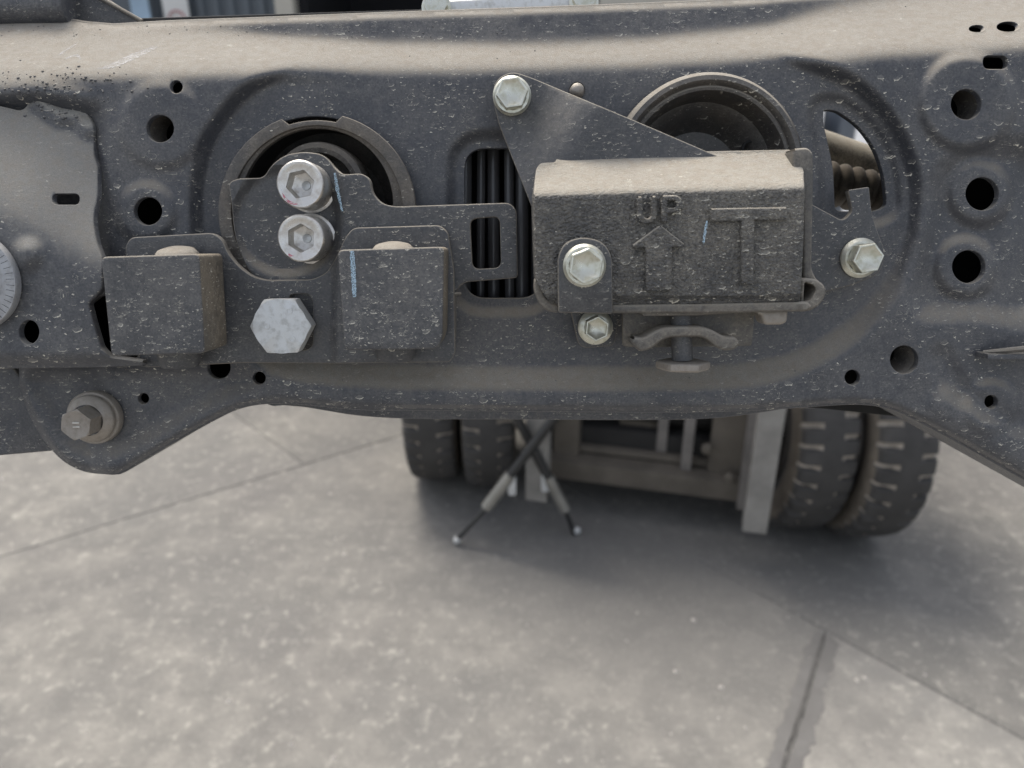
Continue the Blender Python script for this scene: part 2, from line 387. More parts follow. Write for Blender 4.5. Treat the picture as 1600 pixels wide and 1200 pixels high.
# ---------------------------------------------------------------- the beam (frame crossmember)
def itp(xs, ys): return lambda x: np.interp(x, xs, ys)
yF = itp([-200, 0, 300, 500, 800, 1000, 1200, 1400, 1600, 1800], [116, 116, 112, 106, 102, 95, 86, 78, 68, 60])
yC = itp([-200, 0, 200, 300, 400, 600, 800, 1000, 1200, 1290, 1380, 1500, 1800], [29, 33, 36, 47, 56, 68, 71, 63, 42, 22, 2, -25, -60])
CTR = (492, 330)
slotR = rnd([(1287, 172, 4), (1306, 172, 14), (1342, 196, 20), (1368, 232, 20), (1382, 275, 20), (1386, 322, 16), (1368, 330, 14), (1305, 330, 10), (1302, 262, 30), (1294, 225, 20), (1286, 190, 8)], 8)
oval = rnd([(726, 232), (845, 232), (845, 466), (726, 466)], 34, 8)
pan = catmull([(560, 20), (490, 70), (432, 112), (380, 145), (335, 200), (312, 262), (306, 330), (316, 420), (350, 500), (410, 560), (520, 584), (700, 590), (900, 592), (1100, 590), (1210, 578), (1300, 540), (1370, 480), (1415, 405), (1432, 320), (1420, 245), (1385, 180), (1330, 128), (1262, 98), (1190, 60), (1100, 10), (900, 0), (700, 0)], 20, True)
bot = [(-170, 560), (10, 568), (28, 600), (42, 645), (68, 690), (98, 722), (130, 738), (160, 742), (186, 742), (212, 728), (262, 698), (330, 660), (372, 640), (415, 632), (470, 633), (560, 641), (640, 642), (1000, 645), (1120, 644), (1200, 641), (1290, 635), (1345, 633), (1392, 640), (1440, 662), (1520, 705), (1600, 750), (1780, 850)]
bot = catmull(bot, 10)
topl = [(1780, -70), (1600, -42), (1400, -22), (1160, -3), (940, 6), (800, 11), (600, 18), (400, 26), (260, 31), (175, 36), (130, 32), (110, 28), (60, 29), (0, 31), (-170, 30)]
lugin = catmull([(60, 585), (80, 640), (110, 690), (160, 708), (215, 690), (280, 652), (350, 616), (400, 590), (250, 575)], 12, True)
HOLES = [((275, 136), 10), ((250, 201), 21.5), ((231, 330), 22), ((1510, 163), 24), ((1535, 303), 26), ((1514, 417), 26), ((1413, 562), 22), ((1332, 590), 12), ((1549, 628), 10.5), ((405, 591), 10), ((224, 623), 8.5), ((902, 140), 11.5), ((342, 574), 18)]
BOSS = [((252, 195), 66, 1.7), ((228, 332), 45, 2.5), ((1512, 160), 74, 3.0), ((1530, 302), 48, 3.2), ((1508, 418), 46, 3.2), ((1549, 636), 40, 2.2)]
lugo = resample(bot, 10)
rightreg = catmull([(1440, 484), (1520, 488), (1700, 492), (1800, 300), (1700, 225), (1590, 228), (1500, 250), (1462, 290), (1452, 360), (1432, 430)], 20, True)
def HB(x, y):
    x = np.asarray(x, float); y = np.asarray(y, float); h = np.zeros(np.broadcast(x, y).shape)
    f, c = yF(x), yC(x)
    wd = 3.5 + 9 * S((420 - x) / 200) + 6 * S((x - 1180) / 160)
    rc = .58 * (sp(f - y, 7.5) - sp(c - y, wd)) + .05 * sp(c - y, wd)
    h -= rc
    top = dist(x, y, topl, False); h -= 5. * S((15 - top) / 15) ** 2.2
    pp = Sc(-sd(x, y, pan) / (17 + 9 * S((y - 330) / 170))); px_ = S((x - 330) / 300) * S((1420 - x) / 330); my = S((y - (f - 14)) / 44)
    h -= 7.6 * (pp * my + px_ * (1 - my))
    for (bx, by), r_, k in BOSS: h += k * Sc((r_ - np.hypot(x - bx, y - by)) / 11)
    h -= 3.6 * Sc((22 - sd(x, y, oval)) / 12)
    h -= 3.2 * Sc((20 - sd(x, y, slotR)) / 11)
    h -= 4.6 * Sc(-sd(x, y, rightreg) / 24)
    h -= 7. * S((x - 1570) / 60) * S((y - 225) / 40) * S((500 - y) / 30)
    # left end sits back behind the gusset
    h -= 7. * S((175 - x) / 40) * S((y - 140) / 50)
    # lower-left lug: set back, rim turned forward
    lug = S((y - 545) / 40) * S((430 - x) / 110); h -= 9. * lug
    h -= 3.5 * Sc(-sd(x, y, lugin) / 22)
    # right lower rib
    rib = dist(x, y, [(1480, 640), (1540, 672), (1640, 735), (1790, 820)], False); h += 3. * S((46 - rib) / 40)
    rib2 = dist(x, y, [(1470, 560), (1500, 615), (1560, 660)], False); h -= 2. * S((30 - rib2) / 30)
    h += 2.2 * S((30 - dist(x, y, [(135, 165), (60, 140), (-50, 150)], False)) / 30)
    # dents and waves of pressed sheet
    h += .25 * np.sin(x / 41. + y / 67.) + .18 * np.sin(x / 23. - y / 31. + 1.)
    # the bottom edge curls back
    bd = dist(x, y, bot, False); h -= 5.5 * S((13 - bd) / 13) ** 1.5
    return h
beam = Th('frame_crossmember', 'dusty dark pressed steel frame beam with round holes spanning the whole photo', 'frame beam', P(800, 400))
outerB = [p for p in bot] + topl
holesB = [circ(*c_, r_, 36) for c_, r_ in HOLES] + [slot(1536, 87, 1575, 108, 10), slotR, oval, circ(492, 330, 148, 90), circ(1105, 272, 138, 80)]
holesB += [circ(45, 519, 34, 30), circ(1527, 45, 12.5, 28, 5.2), circ(1576, 42, 18, 32, 7.5)]
holesB.append(rnd([(137, 478), (158, 462), (215, 460), (215, 560), (172, 556), (158, 545)], 6))
sheet('face_panel', outerB, holesB, HB, M_frame, beam, t=55, grid=4.4, step=4.4, edge=1.0, wallt=3.2, backface=False, smooth=40)
# threaded collars behind three of the holes, visible inside them
for (c_, r_) in (((250, 201), 21.5), ((1510, 163), 24), ((1413, 562), 22)):
    h0 = float(HB(np.array(c_[0]), np.array(c_[1]))); r0 = r_ * KM + .75; pr = [(r0 + 2, h0 - 4.2), (r0, h0 - 4.2)]
    z = h0 - 4.2
    while z > h0 - 22: pr += [(r0, z - .2), (r0 - .55, z - .75), (r0, z - 1.3)]; z -= 1.4
    pr.append((r0 + 1.5, z))
    lathe('threaded_insert', P(c_[0], c_[1], 0), pr, M_coll, beam, cl=False, n=40)
# rear wall of the box section
rear = [(-170, 40), (1780, -20), (1780, 830), (1440, 655), (1200, 630), (560, 630), (372, 630), (180, 700), (60, 650), (-170, 600)]
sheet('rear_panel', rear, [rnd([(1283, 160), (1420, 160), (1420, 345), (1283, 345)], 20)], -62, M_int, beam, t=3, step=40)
sheet('bottom_flange', catmull([(415, 633), (470, 636), (560, 650), (650, 655), (800, 656), (1000, 657), (1100, 655), (1170, 648), (1240, 637)], 14) + [(1150, 628), (800, 630), (500, 625)], [], -22, M_frame, beam, t=34, step=12, edge=.8)
# welded gusset at the left
def HG(x, y):
    x = np.asarray(x, float); y = np.asarray(y, float)
    yd = 335 + .53 * x; h = 19 - .112 * sp(yd - y, 14.)
    h += 3.0 * S((34 - np.hypot(x - 42, (y - 398))) / 30)
    h -= 5 * S((y - 545) / 30) ** 2
    h += 3.2 * S((24 - dist(x, y, [(62, 160), (92, 180), (122, 182), (138, 200)], False)) / 24)
    h += .3 * np.sin(x / 30. + y / 50.)
    return h
gus = rnd([(-170, 135), (-60, 150), (0, 166, 10), (34, 174, 10), (52, 152, 10), (74, 145, 12), (98, 163, 10), (122, 163, 10), (138, 182, 8), (146, 200, 10), (146, 245, 8), (152, 262, 6), (152, 308, 10), (144, 342, 14), (150, 380, 14), (160, 405, 6), (159, 452, 6), (138, 474, 6), (146, 505, 10), (158, 545, 8), (172, 557, 5), (225, 564, 3), (224, 571, 2), (160, 574, 5), (0, 576), (-170, 576)], 6)
sheet('gusset_plate', gus, [slot(81, 303, 124, 320, 9), circ(45, 519, 16, 30, 19)], HG, M_gusset, beam, t=3.5, grid=5, step=4, edge=.7)
sheet('rear_lug', [(-170, 560), (20, 575), (110, 690), (80, 705), (0, 712), (-170, 722)], [], -32, M_frame, beam, t=20, step=20, edge=.8)
tube('fin', [P(1536, 551, 4), P(1600, 545, 10), P(1700, 536, 14)], [1.0, 1.3, 1.3], M_tray, beam, n=8)
box('fin_plate', P(1600, 553, 0), (42, 18, 2.2), M_frame, beam, .4)
# round pressed cup on the right
cR = P(1105, 272, 0); k = KM
lathe('bushing_cup', cR, [(40.5, -6), (40.2, -1), (38.6, 1.6), (36.8, 2.0), (35.6, 1.0), (35.0, -.4), (34.2, .2), (33.2, -.2), (32.4, -2), (31.8, -8), (30.5, -12), (27, -14), (24, -20), (20, -24), (0.5, -25)], M_cup, beam, n=96)
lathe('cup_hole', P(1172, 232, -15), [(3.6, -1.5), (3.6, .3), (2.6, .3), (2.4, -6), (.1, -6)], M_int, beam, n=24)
lathe('plug', P(902, 141, -5), [(3.1, -3), (2.9, .2), (2.2, 1.4), (1.1, 2.), (.1, 2.1)], M_old, beam, n=24)
# welding spatter and grit, upper left
V = []; Fc = []
def blob(p, r_):
    b = len(V); o = Vector(p)
    for a in range(6): V.append(o + Vector((r_ * math.cos(a * math.pi / 3), 0.3 * r_, r_ * math.sin(a * math.pi / 3))))
    for a in range(6): V.append(o + Vector((.65 * r_ * math.cos(a * math.pi / 3 + .2), -.55 * r_, .65 * r_ * math.sin(a * math.pi / 3 + .2))))
    V.append(o + Vector((0, -.85 * r_, 0)))
    for a in range(6):
        q = (a + 1) % 6; Fc.append([b + a, b + q, b + 6 + q, b + 6 + a]); Fc.append([b + 6 + a, b + 6 + q, b + 12])
for i in range(330):
    if i < 120: x, y = random.gauss(85, 60), random.gauss(132, 16)
    elif i < 215: x, y = random.uniform(0, 800), random.uniform(40, 60)
    elif i < 270: x, y = random.uniform(0, 1600), 0
    elif i < 295: x, y = random.gauss(15, 18), random.gauss(135, 20)
    else: x, y = random.uniform(500, 1300), random.uniform(575, 600)
    if 215 <= i < 270: y = float(yC(x)) + random.uniform(-22, 25)
    if x < -20 or y < float(np.interp(x, [p[0] for p in topl[::-1]], [p[1] for p in topl[::-1]])) + 8: continue
    if x < 150 and y > 150: continue
    blob(P(x, y, float(HB(np.array(x), np.array(y)))), random.choice((.25, .3, .35, .45, .6, .75)) * (1 if i < 120 else .55))
sp_o = mk('weld_spatter', V, Fc, M_frame, beam, 60); sp_o['kind'] = 'stuff'
V = []; Fc = []
for i in range(46):
    x, y = random.choice(((50, 168), (70, 160), (85, 170), (100, 178), (118, 180))); x += random.gauss(0, 8); y += random.gauss(0, 9)
    if not inside(np.array(x), np.array(y), gus): continue
    blob(P(x, y, float(HG(np.array(x), np.array(y)))), random.choice((.25, .35, .5, .8)))
sp_o = mk('weld_grit', V, Fc, M_gusset, beam, 60); sp_o['kind'] = 'stuff'

# bare scratches on the dusty shelf
M_scr = NTscr('bare_scratch', (.50, .49, .48), .36, .74)
for o_ in ([(150, 107), (170, 101), (205, 84), (238, 73), (247, 73), (236, 80), (215, 90), (196, 99), (170, 107)], [(92, 84), (108, 74), (121, 66), (118, 70), (104, 79), (94, 86)], [(100, 93), (112, 86), (124, 86), (127, 92), (121, 98), (124, 92), (120, 89), (112, 89)]):
    sheet('scratch', catmull(o_, 4, True), [], lambda x, y: HB(x, y) + .16, M_scr, beam, t=.1, grid=4, step=3, edge=.03, backface=False)

# ---------------------------------------------------------------- bolts
def flange_bolt(label, x, y, h0, rf, rh, hh, rot=0., mat=None, dish=1.0, group=None, mark=False, fl=1.8, tilt=None):
    """rf, rh in pixels at h0; hh head height mm"""
    k = (DIST - h0) / F; mat = mat or M_zinc; c = P(x, y, h0); a = tilt or (0, -1, 0)
    t = Th('hex_bolt', label, 'bolt', c, group); rf *= k; rh *= k
    lathe('flange', c, [(rf * .97, -.4), (rf, .1), (rf, fl * .55), (rf * .96, fl * .75), (rh * 1.06, fl * 1.25), (rh * .9, fl * 1.3)], mat, t, a, 64, cl=False)
    lathe('head', c, [(rh, fl * .8, 'hex'), (rh, hh - .35, 'hex'), (rh * .955, hh, 'hex'), (rh * .86, hh, 'hex'), (rh * .80, hh - .25 * dish, 'hex'), (rh * .5, hh - .75 * dish), (rh * .1, hh - dish), (.01, hh - dish)], mat, t, a, 72, rot=R(rot), smooth=28)
    if mark:
        A, u, v = basis(a)
        for q in (-.15, .15): box('grade_mark', c + A * (hh + .05 - .2) + v * (-q * rh) * 1. + u * 0, (rh * .55, .5, .5), mat, t, .1, parent=t.o.children[-1] if False else None)
    return t
flange_bolt('silver flanged hex bolt at the upper corner of the triangular bracket', 800, 150, 5, 28, 23.5, 7.5, 8)
flange_bolt('large silver hex bolt on the rounded tab at the lower left of the embossed box', 913, 415, 42.5, 32.5, 27, 7, 22, dish=1.6)
flange_bolt('silver hex bolt on the right ear of the bracket, right of the embossed box', 1343, 403, 4, 30, 23.5, 8.5, 10, dish=1.2)
flange_bolt('small grimy silver hex bolt just below the embossed box', 930, 511, 7, 27, 19.5, 7.5, 25, M_zinc, dish=1.4)
# lower left long bolt
c = P(148, 652, -9)
t = Th('hex_bolt', 'weathered brown hex bolt with round washer on the lower left lug', 'bolt', c)
ax = (0, -1, 0)
lathe('washer', c, [(12.0, -2), (12.0, 1.2), (11.6, 1.8), (8, 2.0)], M_old, t, ax, 64, cl=False)
lathe('flange', c, [(10.6, 1.8), (10.7, 3.6), (10.1, 4.6), (7.6, 6.2), (7.0, 6.4)], M_old, t, ax, 64, cl=False)
hd = lathe('head', c, [(7.2, 5.0, 'hex'), (7.0, 15.5, 'cham'), (7.0, 15.5, 'top'), (5.4, 15.4), (4.8, 15.2), (.1, 15.1)], M_old, t, ax, 72, rot=R(20), smooth=28)
for q in (-1, 1):
    b = box('grade_mark', c + Vector((.2, -15.3, q * .9)), (3.0, .5, .55), M_cap, t, .1, parent=hd)
# socket cap screws
def socket(label, x, y, h0, r_, hh, rot):
    k = (DIST - h0) / F; c = P(x, y, h0); t = Th('socket_screw', label, 'screw', c, 'socket head screws on the round mount'); rr = r_ * k
    lathe('washer', c, [(rr * 1.08, -.5), (rr * 1.1, .1), (rr * 1.1, 1.0), (rr * .95, 1.4)], M_cap, t, n=64, cl=False)
    lathe('head', c, [(rr * .99, .8), (rr, 2.), (rr, hh - 1.0), (rr * .98, hh - .45), (rr * .93, hh), (rr * .80, hh), (rr * .75, hh - .25), (rr * .62, hh - .4, 'hex'), (rr * .59, hh - 1.0, 'hex'), (rr * .58, hh - 7.5, 'hex'), (rr * .3, hh - 8.2), (.1, hh - 8.4)], M_cap, t, n=72, rot=R(rot), smooth=30)
    A0, A1 = (205, 262) if rot < 20 else (228, 246); V = []; m_ = 14
    for i in range(m_ + 1):
        aa = R(A0 + (A1 - A0) * i / m_); ww = math.sin(math.pi * (i + .5) / (m_ + 1))
        for q in (.81, .81 + .12 * ww): V.append(c + Vector((rr * q * math.cos(aa), -(hh + .06), rr * q * math.sin(aa))))
    mk('paint_mark', V, [[2 * i, 2 * i + 1, 2 * i + 3, 2 * i + 2] for i in range(m_)], M_redink, t)
    lathe('socket_tip', c + Vector((.4, -(hh - 8.4), 0)), [(rr * .2, 0), (rr * .18, .6), (.1, .8)], M_zinc2, t, n=20)
socket('upper silver socket head screw with a faint red mark, above its twin', 486, 293, 3, 34, 17, 12)
socket('lower silver socket head screw directly below its twin on the round mount', 487, 373, 3, 34, 17, 28)
# big plain hex head
c = P(447, 507, 11); t = Th('large_hex_bolt', 'big flat pale zinc hex bolt head between the two square blocks', 'bolt', c)
kk = (DIST - 18) / F
lathe('head', c, [(47.5 * kk, 0, 'hex'), (47.5 * kk, 8, 'cham'), (47.5 * kk, 8.0, 'top'), (42 * kk, 8.05), (.1, 8.05)], M_zinc2, t, n=72, rot=R(1), smooth=25)
for (x, y) in ((452, 486), (416, 510), (456, 530)): lathe('grade_mark', P(x, y, 19.0), [(1.5, -.2), (1.4, .35), (.9, .4), (.8, .12), (.1, .1)], M_zinc2, t, n=16, parent=t.o.children[0])
# graduated cam washer at the left edge
c = P(-44, 438, 20); t = Th('cam_washer', 'large silver graduated washer cut off by the left edge of the photo', 'washer', c)
lathe('disc', c, [(19.2, -.5), (20.0, .5), (20.0, 3.2), (19.6, 3.9), (14.5, 4.3), (13.8, 5.0), (11, 6.5), (.1, 7.)], metal('dull_disc', (.40, .41, .43), .45, .4, (.26, .26, .27), .05, met=.6), t, n=96)
lathe('head', c, [(9.5, 5, 'hex'), (9.5, 12, 'cham'), (9.5, 12, 'top'), (.1, 11.5)], M_zinc2, t, n=72, smooth=28)
for i in range(20):
    a = R(-70 + i * 7.2 + random.uniform(-.4, .4)); u = Vector((math.cos(a), 0, math.sin(a))); L = 3.0 if i % 3 else 4.2
    bar('graduation', c + u * (19.3 - L) + Vector((0, -4.15, 0)), c + u * 19.3 + Vector((0, -3.98, 0)), .14, .12, M_int, t)

# ---------------------------------------------------------------- left rubber mount
cL = P(492, 330, 0)
bus = Th('rubber_bushing', 'round rubber bushing in a brown notched metal collar, left large opening', 'bushing', cL)
ring = []
for i in range(120):
    a = 2 * math.pi * i / 120; x, y = 495 + 155 * math.cos(a), 330 + 153 * math.sin(a)
    ang = math.degrees(math.atan2(-(y - 330), x - 495)); 
    q = float(S((abs(ang - 93) - 15) / 3.)); rr = 142 + 12 * q
    ring.append((495 + rr * math.cos(a), 330 + rr * math.sin(a)))
def HRg(x, y):
    r_ = np.hypot(np.asarray(x) - 495, np.asarray(y) - 330); return -1.5 + 1.6 * S((r_ - 128) / 12) 
sheet('collar', ring, [circ(495, 319, 119, 80)], HRg, M_coll, bus, t=3, grid=6, step=4, edge=.6)
sheet('collar_lip', [(495 + (a[0] - 495) * 1.0, 330 + (a[1] - 330) * 1.0) for a in ring], [circ(495, 330, 134, 90)] , .6, M_coll, bus, t=1.5, step=5, edge=.35)
lathe('rubber_ring', P(495, 319, 0), [(35, -4.6), (34.5, -8), (34, -16), (32, -26), (24, -30), (15, -28)], M_rub, bus, n=80, cl=False)
lathe('inner_sleeve', P(492, 296, 0), [(20.5, -22), (20.2, -9), (19.6, -6.6), (17.5, -5.6), (15.6, -6.2), (15.0, -8), (14.8, -22), (.1, -22)], M_coll, bus, n=72)
for sx_ in (-1, 1):
    pts = [P(497 + sx_ * q, 342 + .08 * q, -12) for q in (58, 80, 105, 118)]
    tube('rubber_web', pts, [7.5, 6.5, 7, 9], M_rub, bus, n=16)

# ---------------------------------------------------------------- bracket with the two square blocks
def HA(x, y):
    x = np.asarray(x, float); y = np.asarray(y, float)
    return 6.5 - 3.4 * Sc((82 - np.hypot(x - 448, (y - 345))) / 9) + 2.5 * S((x - 520) / 14) - .0 * y
bA = Th('mount_bracket', 'dark flat steel bracket arm under the two socket screws, with a rounded slot at right', 'bracket', P(560, 380, 5))
outA = rnd([(357, 285, 8), (372, 279, 6), (412, 278, 10), (424, 258, 12), (445, 242, 12), (475, 237, 12), (505, 241, 12), (523, 262, 12), (535, 273, 8), (566, 271, 8), (578, 280, 8), (581, 302, 12), (596, 318, 12), (615, 323, 10), (796, 317, 10), (807, 328, 8), (809, 434, 6), (724, 441, 14), (712, 455, 12), (712, 530, 6), (560, 545), (440, 480), (385, 420, 20), (366, 370, 30), (362, 320, 10)], 8)
sheet('bracket_plate', outA, [rnd([(734, 342), (781, 338), (783, 419), (738, 421)], 12, 6)], HA, M_brk, bA, t=4, grid=6, step=4, edge=.5, wallmat=M_edge)
sheet('red_mark', catmull([(438, 312), (450, 321), (463, 323), (462, 320), (450, 317), (440, 309)], 4, True), [], 20.6, plain('red_ink', (.55, .12, .14), .8), bA, t=.2) if False else None
def HBb(x, y): x = np.asarray(x, float); return 10 + 4.0 * S((x - 516) / 14)
bB = Th('carrier_plate', 'dark lower bracket plate carrying the two square blocks and big hex bolt', 'bracket', P(450, 500, 10))
outB = rnd([(196, 384, 8), (204, 371, 8), (332, 364, 12), (347, 374, 10), (356, 396, 10), (374, 418, 12), (396, 433, 10), (418, 438, 6), (488, 437, 10), (510, 427, 10), (524, 405, 10), (540, 370, 10), (552, 356, 8), (688, 352, 10), (700, 364, 6), (703, 384, 4), (709, 420), (711, 552, 6), (703, 566, 6), (600, 567), (520, 568), (380, 567), (232, 574, 8), (219, 566, 6), (216, 552, 4), (200, 545, 6), (197, 500)], 6)
sheet('carrier', outB, [rnd([(468, 459), (482, 459), (489, 470), (489, 540), (480, 547), (452, 547), (452, 460)], 6)], HBb, M_brk, bB, t=3.2, grid=6, step=4, edge=.5, wallmat=M_edge)
tube('locking_wire', [P(700, 459, 13), P(710, 459.5, 12), P(719, 459, 9)], .75, M_tray, bB, n=8)
def block(label, out, cxp, h0, h1, dome):
    c = P(*cxp, h0); t = Th('damper_block', label, 'block', c, 'square metal damper blocks')
    def HK(x, y): return np.full(np.shape(x), float(h1)) + .18 * np.sin(np.asarray(x) / 19.) * np.cos(np.asarray(y) / 23.)
    sheet('block_body', out, [], HK, M_blk, t, back=h0 - .2, grid=9, step=5, edge=.6, smooth=40, wallmat=M_side)
    d = P(*dome, (h0 + h1) / 2 - 5)
    lathe('top_stud', d, [(8.6, -14), (8.7, -4), (8.4, .2), (7.0, 2.0), (4.5, 2.8), (.1, 3.0)], M_tray, t, axis=(0, -.25, 1), n=40)
    lathe('bottom_stud', P(dome[0] + 3, cxp[1] + 62, (h0 + h1) / 2 - 6), [(8.6, -10), (8.6, -1), (8.0, 6), (7.0, 8), (.1, 8)], M_brk, t, axis=(0, 0, -1), n=40)
block('left square dark block, widest side speckled with mud spots', rnd([(158, 402), (310, 397), (319, 552), (174, 556)], 8), (270, 480), 13.5, 37, (276, 399))
block('right square dark block with a blue chalk stroke down its face', rnd([(528, 391), (693, 386), (691, 528, 10), (683, 545, 8), (539, 547)], 9), (620, 470), 15.5, 37, (614, 392))
def chalk(pts, wd, h, name='chalk_mark', mat=None, label='pale blue chalk stroke'):
    t = Th(name, label, 'chalk mark', P(pts[0][0], pts[0][1], h))
    p = catmull(pts, 4); L = []; Rr = []
    for i, q in enumerate(p):
        a = np.array(p[max(i - 1, 0)]); b = np.array(p[min(i + 1, len(p) - 1)]); d = (b - a) / np.linalg.norm(b - a); n = np.array([-d[1], d[0]])
        ww = wd * (.5 + .5 * math.sin(math.pi * min(1, .15 + .8 * i / len(p)))) / 2 * random.uniform(.8, 1.2)
        L.append(tuple(np.array(q) + n * ww)); Rr.append(tuple(np.array(q) - n * ww))
    n = len(p); V = [P(*q, h) for q in L] + [P(*q, h) for q in Rr]
    mk('chalk_stroke', V, [[i, i + 1, n + i + 1, n + i] for i in range(n - 1)], mat or M_chalk, t, 60)
chalk([(550, 392), (552, 425), (554, 464)], 7.5, 37.35, label='pale blue chalk stroke on the face of the right square block')
chalk([(523, 270), (528, 300), (535, 330)], 5.2, 9.4, label='pale blue chalk stroke right of the upper socket screw')
chalk([(1105, 345), (1102, 360), (1099, 380)], 4, 38.6, label='tiny faint blue chalk streak between the arrow and the T')

# ---------------------------------------------------------------- triangular bracket and embossed box
tb = Th('triangular_bracket', 'flat dark triangular steel bracket behind the embossed box', 'bracket', P(1000, 300, 3))
def HT(x, y):
    x = np.asarray(x, float); y = np.asarray(y, float)
    h = 3.5 + 11. * S((dist(x, y, [(860, 100), (690, 370)], False) * np.sign((x - 860) * 270 + (y - 100) * 170) - 0) / 110)
    return 3.5 + (h - 3.5) * S((455 - y) / 60) * S((1250 - x) / 70)
outT = rnd([(769, 150, 14), (775, 124, 14), (800, 111, 14), (832, 122, 10), (1000, 192), (1105, 237, 4), (1260, 300), (1266, 318, 2), (1318, 346, 14), (1332, 330, 6), (1325, 297, 2), (1358, 292, 3), (1363, 340, 20), (1384, 395, 24), (1376, 428, 24), (1330, 446, 8), (1250, 466), (1100, 470), (966, 500), (960, 540, 8), (905, 545, 16), (893, 490), (860, 420), (838, 340), (800, 245), (780, 195)], 8)
sheet('bracket_plate', outT, [], HT, M_brk, tb, t=3, grid=7, step=5, edge=.45, wallmat=M_edge)
bx = Th('sensor_box', 'dusty black box with wrinkled face embossed UP, an up arrow and a T', 'sensor box', P(1045, 380, 20))
def HX(x, y):
    x = np.asarray(x, float); y = np.asarray(y, float)
    e = 303 - .028 * (x - 835)
    h = 38 - .46 * sp(e - y, 2.2)
    h -= 3.0 * S((10 - (480 - .01 * x - y)) / 10) ** 2
    return h + .25 * np.sin(x / 37.) * np.sin(y / 29.)
outX = rnd([(834, 304, 4), (838, 264, 8), (845, 255, 5), (868, 254, 4), (872, 243, 4), (890, 241, 3), (1238, 234, 6), (1257, 266, 4), (1258, 296, 3), (1255, 400, 2), (1251, 471, 4), (1100, 475), (880, 476, 3), (860, 474, 3), (838, 440, 4), (836, 380, 3)], 4)
sheet('box_cover', outX, [], HX, M_box, bx, back=7.5, grid=5, step=4, edge=.8, smooth=45)
# embossing
FH = 38.0
def emb(name, out, holes=[], k=2.1): sheet(name, out, holes, FH + k, M_box, bx, t=2.8, edge=.6, step=5, smooth=50, grid=9)
emb('embossed_letter', rnd([(996, 308), (1004, 307), (1004, 335, 6), (1008, 341, 4), (1014, 342, 4), (1018, 337, 4), (1018, 307), (1026, 306), (1027, 338, 8), (1020, 348, 6), (1003, 349, 6), (997, 341, 6)], 2))
emb('embossed_letter', rnd([(1034, 306), (1058, 305, 8), (1067, 313, 7), (1067, 325, 7), (1058, 332, 7), (1043, 333, 2), (1043, 347), (1034, 347)], 2), [rnd([(1043, 313), (1055, 313), (1058, 319), (1055, 325), (1043, 325)], 2)])
emb('embossed_arrow', rnd([(1032, 352), (1070, 382), (1066, 386), (1050, 386), (1050, 453), (1010, 455), (1009, 387), (992, 388), (988, 384)], 1.5))
emb('embossed_letter', rnd([(1110, 326), (1230, 324), (1230, 343), (1179, 344), (1178, 443), (1159, 444), (1159, 345), (1111, 346)], 1.5))
# tray round the box
tr_ = Th('box_tray', 'thin dusty metal tray folded round the bottom and right side of the embossed box', 'tray', P(1100, 480, 20))
sheet('side_flange', rnd([(1240, 233, 3), (1262, 231, 5), (1271, 240, 5), (1270, 330), (1268, 420, 8), (1275, 436, 6), (1288, 446, 5), (1291, 458, 6), (1284, 474, 8), (1268, 485, 6), (1250, 487, 2), (1250, 474), (1262, 462), (1256, 430), (1255, 300), (1240, 262)], 4), [], 24, M_tray, tr_, t=16, step=5, edge=.9)
sheet('corner_curl', rnd([(1252, 436), (1274, 436, 6), (1288, 446, 5), (1291, 458, 8), (1280, 478, 10), (1262, 486, 6), (1252, 486)], 4), [rnd([(1257, 440), (1270, 444), (1276, 452), (1268, 468), (1255, 474)], 5)], 33, M_tray, tr_, t=10, step=5, edge=.8)
sheet('bottom_ledge', rnd([(955, 477), (1262, 472), (1270, 480), (1262, 486), (1100, 489), (955, 489)], 3), [], 35, M_tray, tr_, t=26, step=8, edge=.9)
sheet('hook', rnd([(836, 437, 4), (848, 434, 4), (850, 446, 6), (846, 452, 5), (851, 466, 6), (862, 474, 5), (873, 478), (873, 489, 3), (855, 486, 6), (842, 474, 8), (835, 455, 6)], 4), [], 33, M_tray, tr_, t=14, step=4, edge=.7)
tabo = rnd([(873, 488, 3), (872, 400, 40), (884, 378, 20), (912, 370, 24), (942, 378, 20), (956, 400, 30), (957, 490, 2)], 6, 8)
def HTb(x, y): y = np.asarray(y, float); return 42.2 - .06 * sp(y - 455, 5.) + 0 * np.asarray(x)
sheet('bolt_tab', tabo, [], HTb, M_brk, tr_, t=3, grid=7, step=4, edge=.5, wallmat=M_edge)
# clamp under the box
cl_ = Th('clamp', 'small bent clamp plate hanging on a T-headed bolt under the embossed box', 'clamp', P(1068, 520, 18))
sheet('back_plate', rnd([(973, 480), (1180, 480), (1175, 540, 3), (1120, 541), (1000, 543), (974, 541, 3)], 3), [], 14, M_tray, cl_, t=3, step=8, edge=.5)
sheet('upper_pad', rnd([(1003, 485), (1148, 484), (1148, 489), (1090, 493), (1003, 494)], 2), [], 32, M_tray, cl_, t=14, step=8, edge=.6)
sheet('bridge', rnd([(987, 536, 3), (989, 527, 3), (1006, 529, 8), (1022, 519, 8), (1038, 512, 6), (1068, 511), (1096, 511, 6), (1113, 516, 8), (1132, 527, 8), (1149, 527, 4), (1156, 536, 4), (1149, 546, 5), (1133, 548, 6), (1117, 541, 8), (1104, 529, 6), (1090, 526), (1046, 527, 6), (1032, 533, 8), (1016, 546, 6), (1000, 549, 4)], 4), [], 31, M_tray, cl_, t=12, step=4, edge=1.0)
tube('shank', [P(1064, 486, 22), P(1066, 562, 22)], 4.2, M_brk, cl_, n=24)
c = P(1067, 570, 23)
